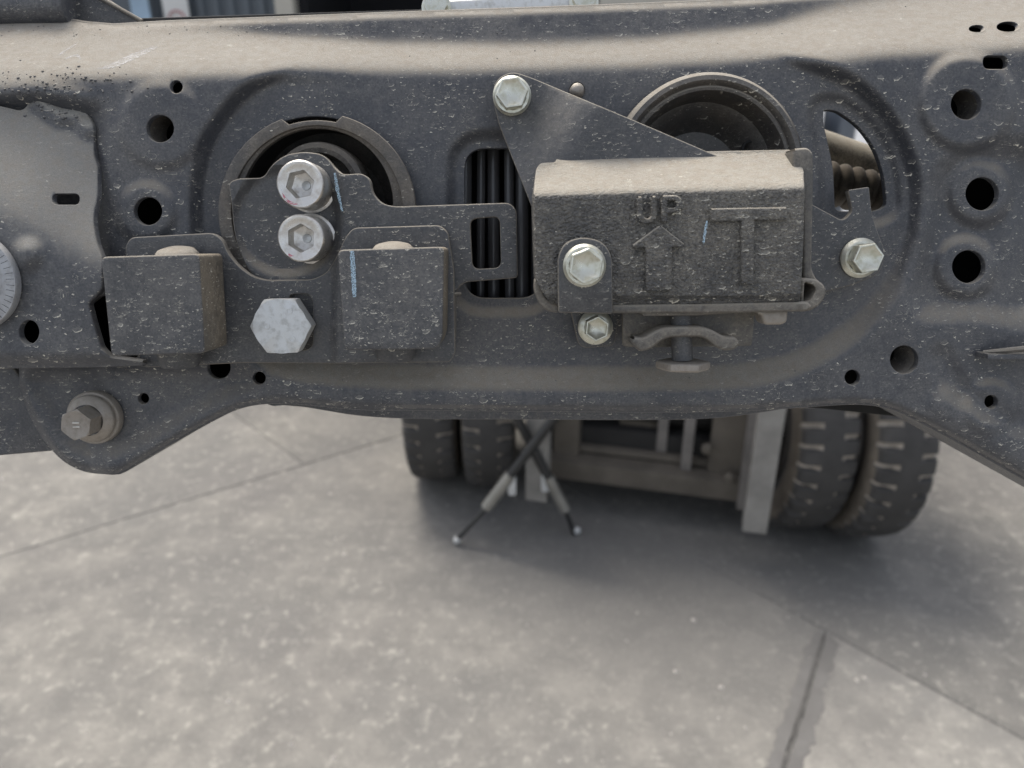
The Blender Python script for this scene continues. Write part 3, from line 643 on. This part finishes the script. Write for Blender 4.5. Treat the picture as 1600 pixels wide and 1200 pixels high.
lathe('bolt_head', c, [(10.2, -1.7, 'hex'), (11, -1.0, 'hex'), (11, 1.0, 'hex'), (10.4, 1.5, 'hex'), (.1, 1.5)], M_old, cl_, axis=(0, 0, 1), n=48, rot=.35, cf=True, smooth=28)
t = Th('nut', 'small square dusty nut under the right end of the embossed box', 'nut', P(1212, 495, 25))
sheet('nut_body', rnd([(1182, 486), (1231, 485), (1230, 503, 5), (1222, 507, 4), (1196, 507, 4), (1192, 500, 3), (1190, 493, 2)], 2), [], 29, M_old, t, t=9, step=5, edge=1.0)

# ---------------------------------------------------------------- things behind and on top of the beam
hz = Th('hose_bundle', 'glossy black upright tubes behind the oval opening', 'tube bundle', P(780, 350, -30))
for i, x in enumerate((727, 752, 771, 795, 815, 836)):
    tube('tube', [P(x, 180, -26 - (i % 3) * 3), P(x + random.uniform(-2, 2), 500, -26 - (i % 3) * 3)], (3.1, 2.0, 2.9, 2.2)[i % 4], M_blackgloss, hz, n=14)
sprg = Th('ribbed_boot', 'brown ribbed rubber boot seen through the right slot', 'rubber boot', P(1340, 300, -45))
a0, a1 = P(1282, 284, -82), P(1440, 318, -82)
d = (a1 - a0); pr = []
for i in range(8):
    for q in range(6):
        z = (i + q / 6) / 8 * d.length; pr.append((8.4 + 2.8 * abs(math.sin(math.pi * q / 6)) ** .6, z))
lathe('boot', a0, pr, paint('boot_rubber', base=(.045, .038, .032), film=.6, spl=0, brown=.6, lo=.1, hi=.9, dust=(.25, .215, .17)), sprg, axis=d, n=32, cl=False)
arm = Th('link_arm', 'dusty round link arm behind the right slot', 'arm', P(1340, 250, -85))
tube('arm_tube', [P(1180, 205, -120), P(1340, 260, -120), P(1500, 313, -120)], 12.5, paint('arm_dust', film=.85, spl=0, dust=(.38, .35, .29)), arm, n=32)
tt = Th('pipe', 'dusty grey round pipe lying along the top left of the beam', 'pipe', P(40, 10, -40))
tube('pipe_body', [P(-170, 12, -48), P(-40, 11, -48), P(60, 12, -48), P(104, 10, -48), P(112, 10, -48)], [9.5, 9.4, 9.2, 9.8, 9.0], M_gusset, tt, n=40)
bk = Th('corner_plate', 'dark sheet metal corner sloping down at the top left of the beam', 'plate', P(160, 15, -50))
sheet('plate_body', rnd([(108, -30), (150, -14), (222, 34), (110, 50)], 2), [], -52, M_brk, bk, t=6, step=12)
tube('plate_rim', [P(130, -18, -50), P(222, 33, -50)], .9, M_tray, bk, n=8)
tp = Th('top_clamp_plate', 'silver dusty plate with two hex bolts on top of the beam, top centre', 'plate', P(800, 5, -60))
sheet('plate_body', rnd([(664, 20), (668, 6, 6), (690, 0, 6), (800, -6, 20), (900, -12, 8), (935, 2, 6), (938, 16)], 3), [], -46, M_zinc2, tp, t=28, step=10, edge=1.2)
for x, y in ((682, 13), (912, 4)):
    lathe('bolt_head', P(x, y, -44), [(6.6, 0), (6.6, 1.4), (5.6, 1.8), (5.4, 1.8, 'hex'), (5.4, 6, 'cham'), (5.4, 6, 'top'), (.1, 5.6)], M_zinc, tp, n=48, smooth=28)

# ---------------------------------------------------------------- ground
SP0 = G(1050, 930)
def conc(name, tone=1.):
    s = NT(name); c = s.coord(1.)
    a = s.noise(c, 1.6, 5, .6, .3); b = s.noise(c, 9., 6, .65); f = s.noise(c, 30., 6, .75); st = s.noise(s.vm('MULTIPLY', c, (1., 1.6, 1.)), .9, 4, .55, .8)
    col = s.mix(s.ss(b, .34, .68), tuple(x * tone for x in (.235, .225, .205)), tuple(x * tone for x in (.35, .332, .298)))
    col = s.mix(s.ss(a, .40, .62, 0., .7), col, (.19 * tone, .185 * tone, .175 * tone))
    col = s.mix(s.ss(st, .52, .68, 0., .6), col, (.20 * tone, .19 * tone, .18 * tone))
    col = s.mix(s.ss(f, .52, .68, 0., .5), col, (.44, .42, .37))
    col = s.mix(s.ss(f, .47, .34, 0., .5), col, (.15, .14, .13))
    o = s.noise(s.vm('ADD', s.vm('MULTIPLY', c, (1., .7, 1.)), (4.3, 1.7, 0.)), .75, 6, .62, .4)
    col = s.mix(s.ss(o, .50, .66, 0., .55), col, (.12, .115, .11))
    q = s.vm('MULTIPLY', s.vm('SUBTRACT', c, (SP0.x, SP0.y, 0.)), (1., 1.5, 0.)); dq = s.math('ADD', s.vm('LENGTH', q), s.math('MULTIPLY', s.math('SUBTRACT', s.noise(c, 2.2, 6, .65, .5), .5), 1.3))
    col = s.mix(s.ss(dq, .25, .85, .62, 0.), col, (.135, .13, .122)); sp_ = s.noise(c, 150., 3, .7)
    col = s.mix(s.ss(sp_, .60, .72, 0., .5), col, (.52, .50, .45)); col = s.mix(s.ss(sp_, .40, .28, 0., .5), col, (.10, .095, .09))
    s.set(Base_Color=col, Roughness=.88, Normal=s.bump(s.math('ADD', s.math('MULTIPLY', f, .6), b), .004, .6)); return s.m
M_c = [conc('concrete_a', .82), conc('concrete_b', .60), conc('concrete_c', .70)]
M_join = plain('joint_filler', (.035, .033, .031), .95, sc=40.)
gd = bpy.data.meshes.new('ground'); gd.from_pydata([(-250, -250, -.02), (250, -250, -.02), (250, 250, -.02), (-250, 250, -.02)], [], [[0, 1, 2, 3]]); gd.materials.append(M_join)
ground = bpy.data.objects.new('ground', gd); COL.objects.link(ground); ground['kind'] = 'structure'
def split(poly, a, b):
    n = Vector((-(b - a).y, (b - a).x)).normalized(); A = []; B = []
    for i in range(len(poly)):
        p, q = poly[i], poly[(i + 1) % len(poly)]; dp, dq = (p - a).dot(n), (q - a).dot(n)
        (A if dp >= 0 else B).append(p)
        if dp * dq < 0: x = p + (q - p) * (dp / (dp - dq)); A.append(x); B.append(x)
    return A, B
g2 = lambda x, y: Vector(G(x, y)[:2])
E = 60; big = [Vector((-E, -E)), Vector((E, -E)), Vector((E, E)), Vector((-E, E))]
near, far = split(big, g2(610, 685), g2(0, 870))
if not any(True for _ in [0] if inside(np.array(g2(400, 1000).x), np.array(g2(400, 1000).y), [tuple(p) for p in near])): near, far = far, near
p1, p2 = split(near, g2(1100, 880), g2(1600, 1155))
fl_, fr_ = split(far, g2(370, 650), g2(460, 715))
def has(poly, q): return bool(inside(np.array(q.x), np.array(q.y), [tuple(p) for p in poly]))
left = p1 if has(p1, g2(400, 1000)) else p2; right = p2 if left is p1 else p1
l1, l2 = split(left, g2(1290, 985), g2(1225, 1200))
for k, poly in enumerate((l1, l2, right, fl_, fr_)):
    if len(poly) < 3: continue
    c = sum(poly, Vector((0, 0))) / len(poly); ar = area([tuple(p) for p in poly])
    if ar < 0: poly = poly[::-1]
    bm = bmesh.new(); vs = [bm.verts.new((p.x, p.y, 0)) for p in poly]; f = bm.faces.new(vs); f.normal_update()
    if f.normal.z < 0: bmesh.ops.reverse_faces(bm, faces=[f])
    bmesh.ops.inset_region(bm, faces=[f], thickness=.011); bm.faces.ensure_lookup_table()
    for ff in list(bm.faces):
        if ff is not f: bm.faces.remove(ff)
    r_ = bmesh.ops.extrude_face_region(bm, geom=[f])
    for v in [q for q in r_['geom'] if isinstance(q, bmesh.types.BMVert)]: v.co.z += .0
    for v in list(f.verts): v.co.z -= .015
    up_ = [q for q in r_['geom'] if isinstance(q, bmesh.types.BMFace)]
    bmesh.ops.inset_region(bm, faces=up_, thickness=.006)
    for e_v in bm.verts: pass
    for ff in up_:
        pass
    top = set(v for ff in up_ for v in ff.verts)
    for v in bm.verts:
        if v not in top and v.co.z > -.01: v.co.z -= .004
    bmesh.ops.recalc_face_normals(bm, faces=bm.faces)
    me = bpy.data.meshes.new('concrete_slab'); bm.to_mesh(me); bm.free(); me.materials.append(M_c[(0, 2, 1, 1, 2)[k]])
    o = bpy.data.objects.new('concrete_slab', me); COL.objects.link(o); o.parent = ground
# smeared joint sealant, a ragged band on each side of the seam
a = g2(1290, 985); b = a + (g2(1225, 1200) - a) * 1.35; n = Vector((-(b - a).y, (b - a).x)).normalized(); N = 90
M_seal = plain('sealant_grey', (.15, .145, .138), .9, sc=9., col2=(.115, .11, .105), bmp=.003, det=6)
M_crack = plain('crack_fill', (.10, .096, .09), .95, sc=30.)
for o1, o2 in ((.034, .006), (.006, -.004), (-.004, -.030)):
    V = []; w1 = w2 = 0
    for i in range(N + 1):
        t_ = i / N; q = a.lerp(b, t_); w1 = w1 * .7 + random.uniform(-.004, .004); w2 = w2 * .8 + random.uniform(-.001, .001); e_ = float(S(np.array(t_ * 14)))
        A = q + n * ((o1 + (w1 if abs(o1) > .02 else w2)) * (.35 + .65 * e_)); B = q + n * ((o2 + (w1 if abs(o2) > .02 else w2)) * (.35 + .65 * e_))
        V += [(A.x, A.y, -.003), (A.x, A.y, .0013), (B.x, B.y, .0013), (B.x, B.y, -.003)]
    Fc = [[4 * i + k, 4 * i + 4 + k, 4 * i + 5 + k, 4 * i + 1 + k] for i in range(N) for k in range(3)]
    me = bpy.data.meshes.new('joint_sealant'); me.from_pydata(V, [], Fc); me.materials.append(M_crack if o1 == .006 else M_seal)
    bm = bmesh.new(); bm.from_mesh(me); bmesh.ops.recalc_face_normals(bm, faces=bm.faces); bm.to_mesh(me); bm.free()
    so = bpy.data.objects.new('joint_sealant', me); COL.objects.link(so); so.parent = ground
# pebbles and chips
V = []; Fc = []
for i in range(110):
    p = G(random.uniform(-100, 1700), random.uniform(690, 1230)); r_ = random.choice((.003, .004, .005, .008)); b = len(V)
    for a in range(6): V.append((p.x + r_ * math.cos(a * 1.047) * random.uniform(.7, 1.2), p.y + r_ * math.sin(a * 1.047) * random.uniform(.7, 1.2), -.001))
    V.append((p.x, p.y, r_ * .7)); Fc += [[b + a, b + (a + 1) % 6, b + 6] for a in range(6)]
me = bpy.data.meshes.new('grit'); me.from_pydata([tuple(v) for v in V], [], Fc); me.materials.append(plain('grit_stone', (.48, .45, .41), .9, sc=30.)); o = bpy.data.objects.new('grit', me); COL.objects.link(o)
tag(o, 'tiny pale stone chips scattered over the concrete', 'grit', kind='stuff')

# ---------------------------------------------------------------- truck standing behind
TR, TL = G(1266, 850), G(703, 772)
u = (TR - TL).normalized(); nrm = Vector((u.y, -u.x, 0)).normalized()        # towards the camera
RAD = .32; TR = TR - nrm * .17; TL = TL - nrm * .17; rot = math.atan2(u.y, u.x)
mid = (TR + TL) / 2; half = (TR - TL).length / 2
M_tyre = plain('tyre_rubber', (.062, .059, .056), .85, sc=14., col2=(.042, .040, .038), bmp=.002)
M_tdust = plain('tyre_dust', (.46, .41, .35), .95, sc=25.)
M_grey = plain('dusty_grey_steel', (.24, .22, .20), .8, sc=12.)
M_pale = plain('pale_steel', (.31, .295, .27), .75, sc=10.)
M_dk = plain('underbody_black', (.03, .028, .026), .8, sc=8.)
M_brn = plain('underbody_dust', (.15, .13, .105), .9, sc=8.)
truck = Th('truck', 'rear of a dusty truck on twin tyres standing on concrete behind the beam', 'truck', mid, world=True, rotz=rot)
# local frame: x along the axle (to the right), -y towards the camera, z up
def loc(p): return Matrix.Rotation(-rot, 3, 'Z') @ (Vector(p) - mid)
def VP(x, y, off):
    """pixel -> local point on the vertical plane off metres nearer than the axle line"""
    d = ray(x, y); o = Vector((0, 0, CAMH)); q = mid + nrm * off; t = (q - o).dot(nrm) / d.dot(nrm); return loc(o + d * t)
def tyre_mesh(ns=36):
    prof = [(-.100, .62), (-.112, .72), (-.116, .84), (-.110, .93), (-.100, .972), (-.088, .988), (-.062, .995), (-.038, .998), (-.020, 1.), (-.014, 1.), (0, 1.)]
    prof = prof + [(-a, b) for a, b in prof[-2::-1]]; n = ns * 8; V = []; Fc = []; fm = []
    m = len(prof)
    for i in range(n):
        a = 2 * math.pi * i / n
        for j, (x, rr) in enumerate(prof):
            ph = i % 8; r2 = rr; shift = 4 if j > m / 2 else 0
            slotc = ((ph - shift) % 8) in (2, 3)
            if slotc and (2 <= j <= 6 or m - 7 <= j <= m - 3): r2 -= .045
            V.append((x * .67, RAD * r2 * math.cos(a), RAD * r2 * math.sin(a)))
    for i in range(n):
        for j in range(m - 1):
            k2 = (i + 1) % n; Fc.append([i * m + j, i * m + j + 1, k2 * m + j + 1, k2 * m + j])
            ph = i % 8; shift = 4 if j >= m / 2 else 0
            fm.append(1 if (((ph - shift) % 8) in (1, 2) and (3 <= j <= 6 or m - 8 <= j <= m - 5)) else (2 if j in (1, 2, m - 4, m - 3) else 0))
    return V, Fc, fm
tv, tf, tm = tyre_mesh(); tyre0 = None
for s_x in (-half - .090, -half + .090, half - .090, half + .090):
    wh = Th('wheel', None, None, (0, 0, 0), world=True); wh.o.parent = truck.o; wh.o.matrix_world = Matrix(); wh.o.matrix_parent_inverse = Matrix(); wh.o.location = (s_x, 0, RAD - .004)
    if tyre0 is None:
        tyre0 = mk('tyre', tv, tf, None, wh, 30, mats=[M_tyre, M_tdust, plain('tyre_sidewall', (.17, .145, .115), .9, sc=20.)], fm=tm)
        rim0 = lathe('rim', (-.1, 0, 0), [(.205, .02), (.195, .03), (.19, .05), (.19, .15), (.195, .16), (.205, .17)], M_grey, wh, axis=(1, 0, 0), n=48, cl=False)
        hub0 = lathe('hub', (-.06, 0, 0), [(.19, 0), (.19, .02), (.1, .05), (.08, .12), (.01, .12)], M_grey, wh, axis=(1, 0, 0), n=40)
    else:
        for q in (tyre0, rim0, hub0):
            c2 = q.copy(); COL.objects.link(c2); c2.parent = wh.o; c2.rotation_euler.x = random.uniform(0, 2)
tube('axle', [(-half, .0, RAD), (half, .0, RAD)], .07, M_dk, truck, n=20)
box('chassis', (0, .85, .78), (.8, 1.9, .22), M_dk, truck, .02)
box('shade_filler', (0, .75, .38), (half * 2 - .5, 1.5, .46), M_dk, truck, .04)  # added dark volume that fills the void and keeps light off the ground
box('ground_shade_slab', (0, .68, .16), (half * 2 - .5, 1.5, .16), M_dk, truck, .02)  # unseen slab added to block light leaking under the truck
box('cargo_bed', (-.12, 1.1, .98), (half * 2 + .1, 2.4, .10), M_dk, truck, .02)
box('mudguard', (-half, .12, .80), (.46, .6, .03), M_dk, truck, .01); box('mudguard', (half, .12, .80), (.46, .6, .03), M_dk, truck, .01)
OFF = .18
def vb(name, x0, y0, x1, y1, wd, dp, mat, off=OFF, ext=0.):
    a, b = VP(x0, y0, off), VP(x1, y1, off); b2 = b + (b - a) * ext
    if abs((b - a).x) < abs((b - a).z): a.x = b.x = (a.x + b.x) / 2
    else: a.z = b.z = (a.z + b.z) / 2
    a.y = b.y = -off
    return bar(name, a, b, wd, dp, mat, truck, .004)
vb('post', 838, 776, 846, 560, .062, .05, M_pale, .28)
vb('post', 1172, 824, 1225, 560, .062, .05, M_pale, .30)
vb('post', 1158, 790, 1205, 560, .05, .05, M_grey, .16)
vb('lower_beam', 852, 727, 1176, 758, .058, .07, M_brn, .14)
vb('lower_beam', 860, 712, 1140, 736, .028, .05, M_brn, .02)
vb('upright', 884, 740, 892, 560, .075, .06, M_brn, .10)
vb('upright', 1130, 770, 1150, 560, .095, .06, M_brn, .10)
vb('thin_rod', 1073, 748, 1085, 560, .030, .03, M_grey, .12)
c2_ = VP(1010, 640, -.25)
lathe('differential', c2_ + Vector((0, -.1, .03)), [(.04, -.12), (.09, -.09), (.11, 0), (.09, .1), (.05, .15)], M_dk, truck, axis=(0, -1, 0), n=32)
box('differential_housing', c2_ + Vector((-.02, .15, .06)), (.30, .3, .24), M_dk, truck, .05)
for x in (-.35, .38): box('leaf_spring', (x, .5, .55), (.075, .9, .09), M_brn, truck, .01)
vb('axle_bracket', 925, 700, 932, 560, .05, .05, M_brn, -.02)
vb('axle_bracket', 1000, 690, 1006, 560, .12, .06, M_brn, .0)
vb('spring_hanger', 1036, 712, 1042, 560, .03, .03, M_grey, .06)
vb('cross_rail', 880, 672, 1130, 690, .03, .04, M_brn, .03)
vb('cross_rail', 905, 700, 1125, 722, .018, .03, M_brn, .09)
for q_ in ((1105, 700), (1140, 745)): lathe('rail_bolt', VP(*q_, .16), [(.016, 0), (.016, .012), (.009, .02), (.002, .02)], M_brn, truck, axis=(0, -1, 0), n=10)
tube('brake_line', [VP(905, 665, .05), VP(940, 690, .02), VP(1000, 684, .0), VP(1050, 705, .02)], .012, M_brn, truck, n=10)

# crossed stand
T1, T2 = G(714, 845), G(901, 845)
st = Th('folding_stand', 'pair of crossed thin rods with bright round tips on the concrete', 'stand', (T1 + T2) / 2, world=True)
sb = Vector(st.base)
def SP(x, y, dy=0.):
    d = ray(x, y); t = (sb.y + dy) / d.y; return Vector((0, 0, CAMH)) + d * t - sb
M_rodk = plain('rod_black', (.03, .03, .03), .4, sc=8.); M_rods = plain('rod_steel', (.36, .35, .32), .4, .6, sc=8.)
for (x0, y0, xm, ym, x1, y1, dy) in ((714, 843, 760, 793, 905, 600, -.02), (901, 843, 883, 797, 780, 600, .03)):
    a, m_, b = SP(x0, y0, dy), SP(xm, ym, dy), SP(x1, y1, dy)
    rd = tube('rod', [m_, b], .0135, M_rodk, st, n=16)
    tube('sleeve', [m_ - (b - m_) * .0, m_.lerp(b, .28)], .0165, M_rods, st, n=16, parent=rd)
    rd2 = tube('rod_end', [a, m_], .007, M_rodk, st, n=12)
    a.z = max(a.z, .016)
    lathe('tip', a - Vector((0, 0, .014)), [(.003, 0), (.009, .005), (.011, .012), (.009, .019), (.003, .023)], M_zinc2, st, axis=(0, 0, 1), n=20, parent=rd2)
    e = SP(*((800, 757) if x0 < 800 else (852, 752)), dy); bar('clip', e + Vector((0, 0, -.03)), e + Vector((0, 0, .03)), .022, .02, M_zinc2, st, .006)
    e2 = m_.lerp(b, .42); tube('strut', [e2 + Vector((-.0, .02, 0)), b + Vector((.012 if x0 < 800 else -.03, .03, 0))], .009, M_rods, st, n=12)

# ---------------------------------------------------------------- yard background
YW = 9.0
def BG(x, y, Y=YW): d = ray(x, y); t = Y / d.y; return Vector((0, 0, CAMH)) + d * t
bld = Th('warehouse', 'grey corrugated metal warehouse with a dark open doorway, top edge of photo', 'building', (0, YW, 0), world=True)
def wbox(name, x0, x1, z0, z1, y, dep, mat, parent=None):
    return box(name, ((x0 + x1) / 2, y - YW + dep / 2, (z0 + z1) / 2), (x1 - x0, dep, z1 - z0), mat, bld, 0, parent)
X = lambda px, Y=YW: BG(px, 15, Y).x
M_wall = plain('corrugated_grey', (.13, .15, .17), .5, sc=.5, var=.2); M_white = plain('white_paint', (.78, .77, .74), .6, sc=2., var=.08)
M_cream = plain('cream_paint', (.60, .56, .48), .7, sc=2., var=.1); M_blue = plain('pale_blue_glass', (.45, .60, .75), .2, sc=1.)
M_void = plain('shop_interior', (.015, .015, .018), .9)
V = []; Fc = []
x = X(-260); i = 0
while x < X(436):
    for q, dy in ((0, 0), (.05, 0), (.07, .04), (.12, .04), (.14, 0)): V += [(x + q, dy, 0), (x + q, dy, 6)]
    x += .16
nn_ = len(V) // 2
mk('corrugated_wall', V, [[2 * j, 2 * j + 2, 2 * j + 3, 2 * j + 1] for j in range(nn_ - 1)], M_wall, bld, 20)
wbox('pillar', X(434), X(462), 0, 6, YW - .1, .3, M_cream)
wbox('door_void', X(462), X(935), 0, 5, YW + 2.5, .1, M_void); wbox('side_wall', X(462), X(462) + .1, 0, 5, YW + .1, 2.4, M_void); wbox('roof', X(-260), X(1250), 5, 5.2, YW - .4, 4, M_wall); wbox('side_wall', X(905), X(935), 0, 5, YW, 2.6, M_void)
wbox('wall', X(935), X(1290), 0, 6, YW - .1, .3, M_cream)
wbox('window_frame', X(206), X(242), 1.40, 1.86, YW - .06, .05, M_wall); wbox('pane', X(210), X(238), 1.44, 1.82, YW - .08, .03, M_blue)
wbox('dark_panel', X(120), X(206), 0, 6, YW - .05, .04, M_wall)
sg = Th('wall_sign', 'white rectangular sign with a faint red round emblem on the warehouse wall', 'sign', (X(281), YW - .1, 1.6), world=True)
box('board', (0, 0, .0), (X(301) - X(262), .02, .75), M_white, sg, .003)
M_red = plain('faded_red', (.62, .30, .30), .7, sc=6.)
tube('emblem_ring', [Vector((.085 * math.cos(a * math.pi / 14), -.012, -.1 + .085 * math.sin(a * math.pi / 14))) for a in range(29)], .012, M_red, sg, n=8, cap=False)
box('emblem_bar', (0, -.012, -.1), (.11, .006, .04), M_red, sg)
wt = Th('white_panel', 'bright white leaning panel seen through the right slot of the beam', 'panel', (BG(1350, 220, 6).x, 6, 0), world=True)
box('panel_sheet', (.9, .55, .75), (2.6, .03, 2.0), M_white, wt, .004, ax=Matrix.Rotation(R(-42), 3, 'X'))
box('panel_foot', (.9, 1.15, .3), (2.2, .05, .6), M_white, wt, .004)
ps = Th('steel_column', 'blue-grey round steel column seen through the right slot', 'column', (BG(1311, 200, 3.4).x, 3.4, 0), world=True)
tube('column_body', [(0, 0, 0), (0, 0, 2.2)], .068, plain('column_steel', (.22, .25, .30), .3, .7, sc=3.), ps, n=32)
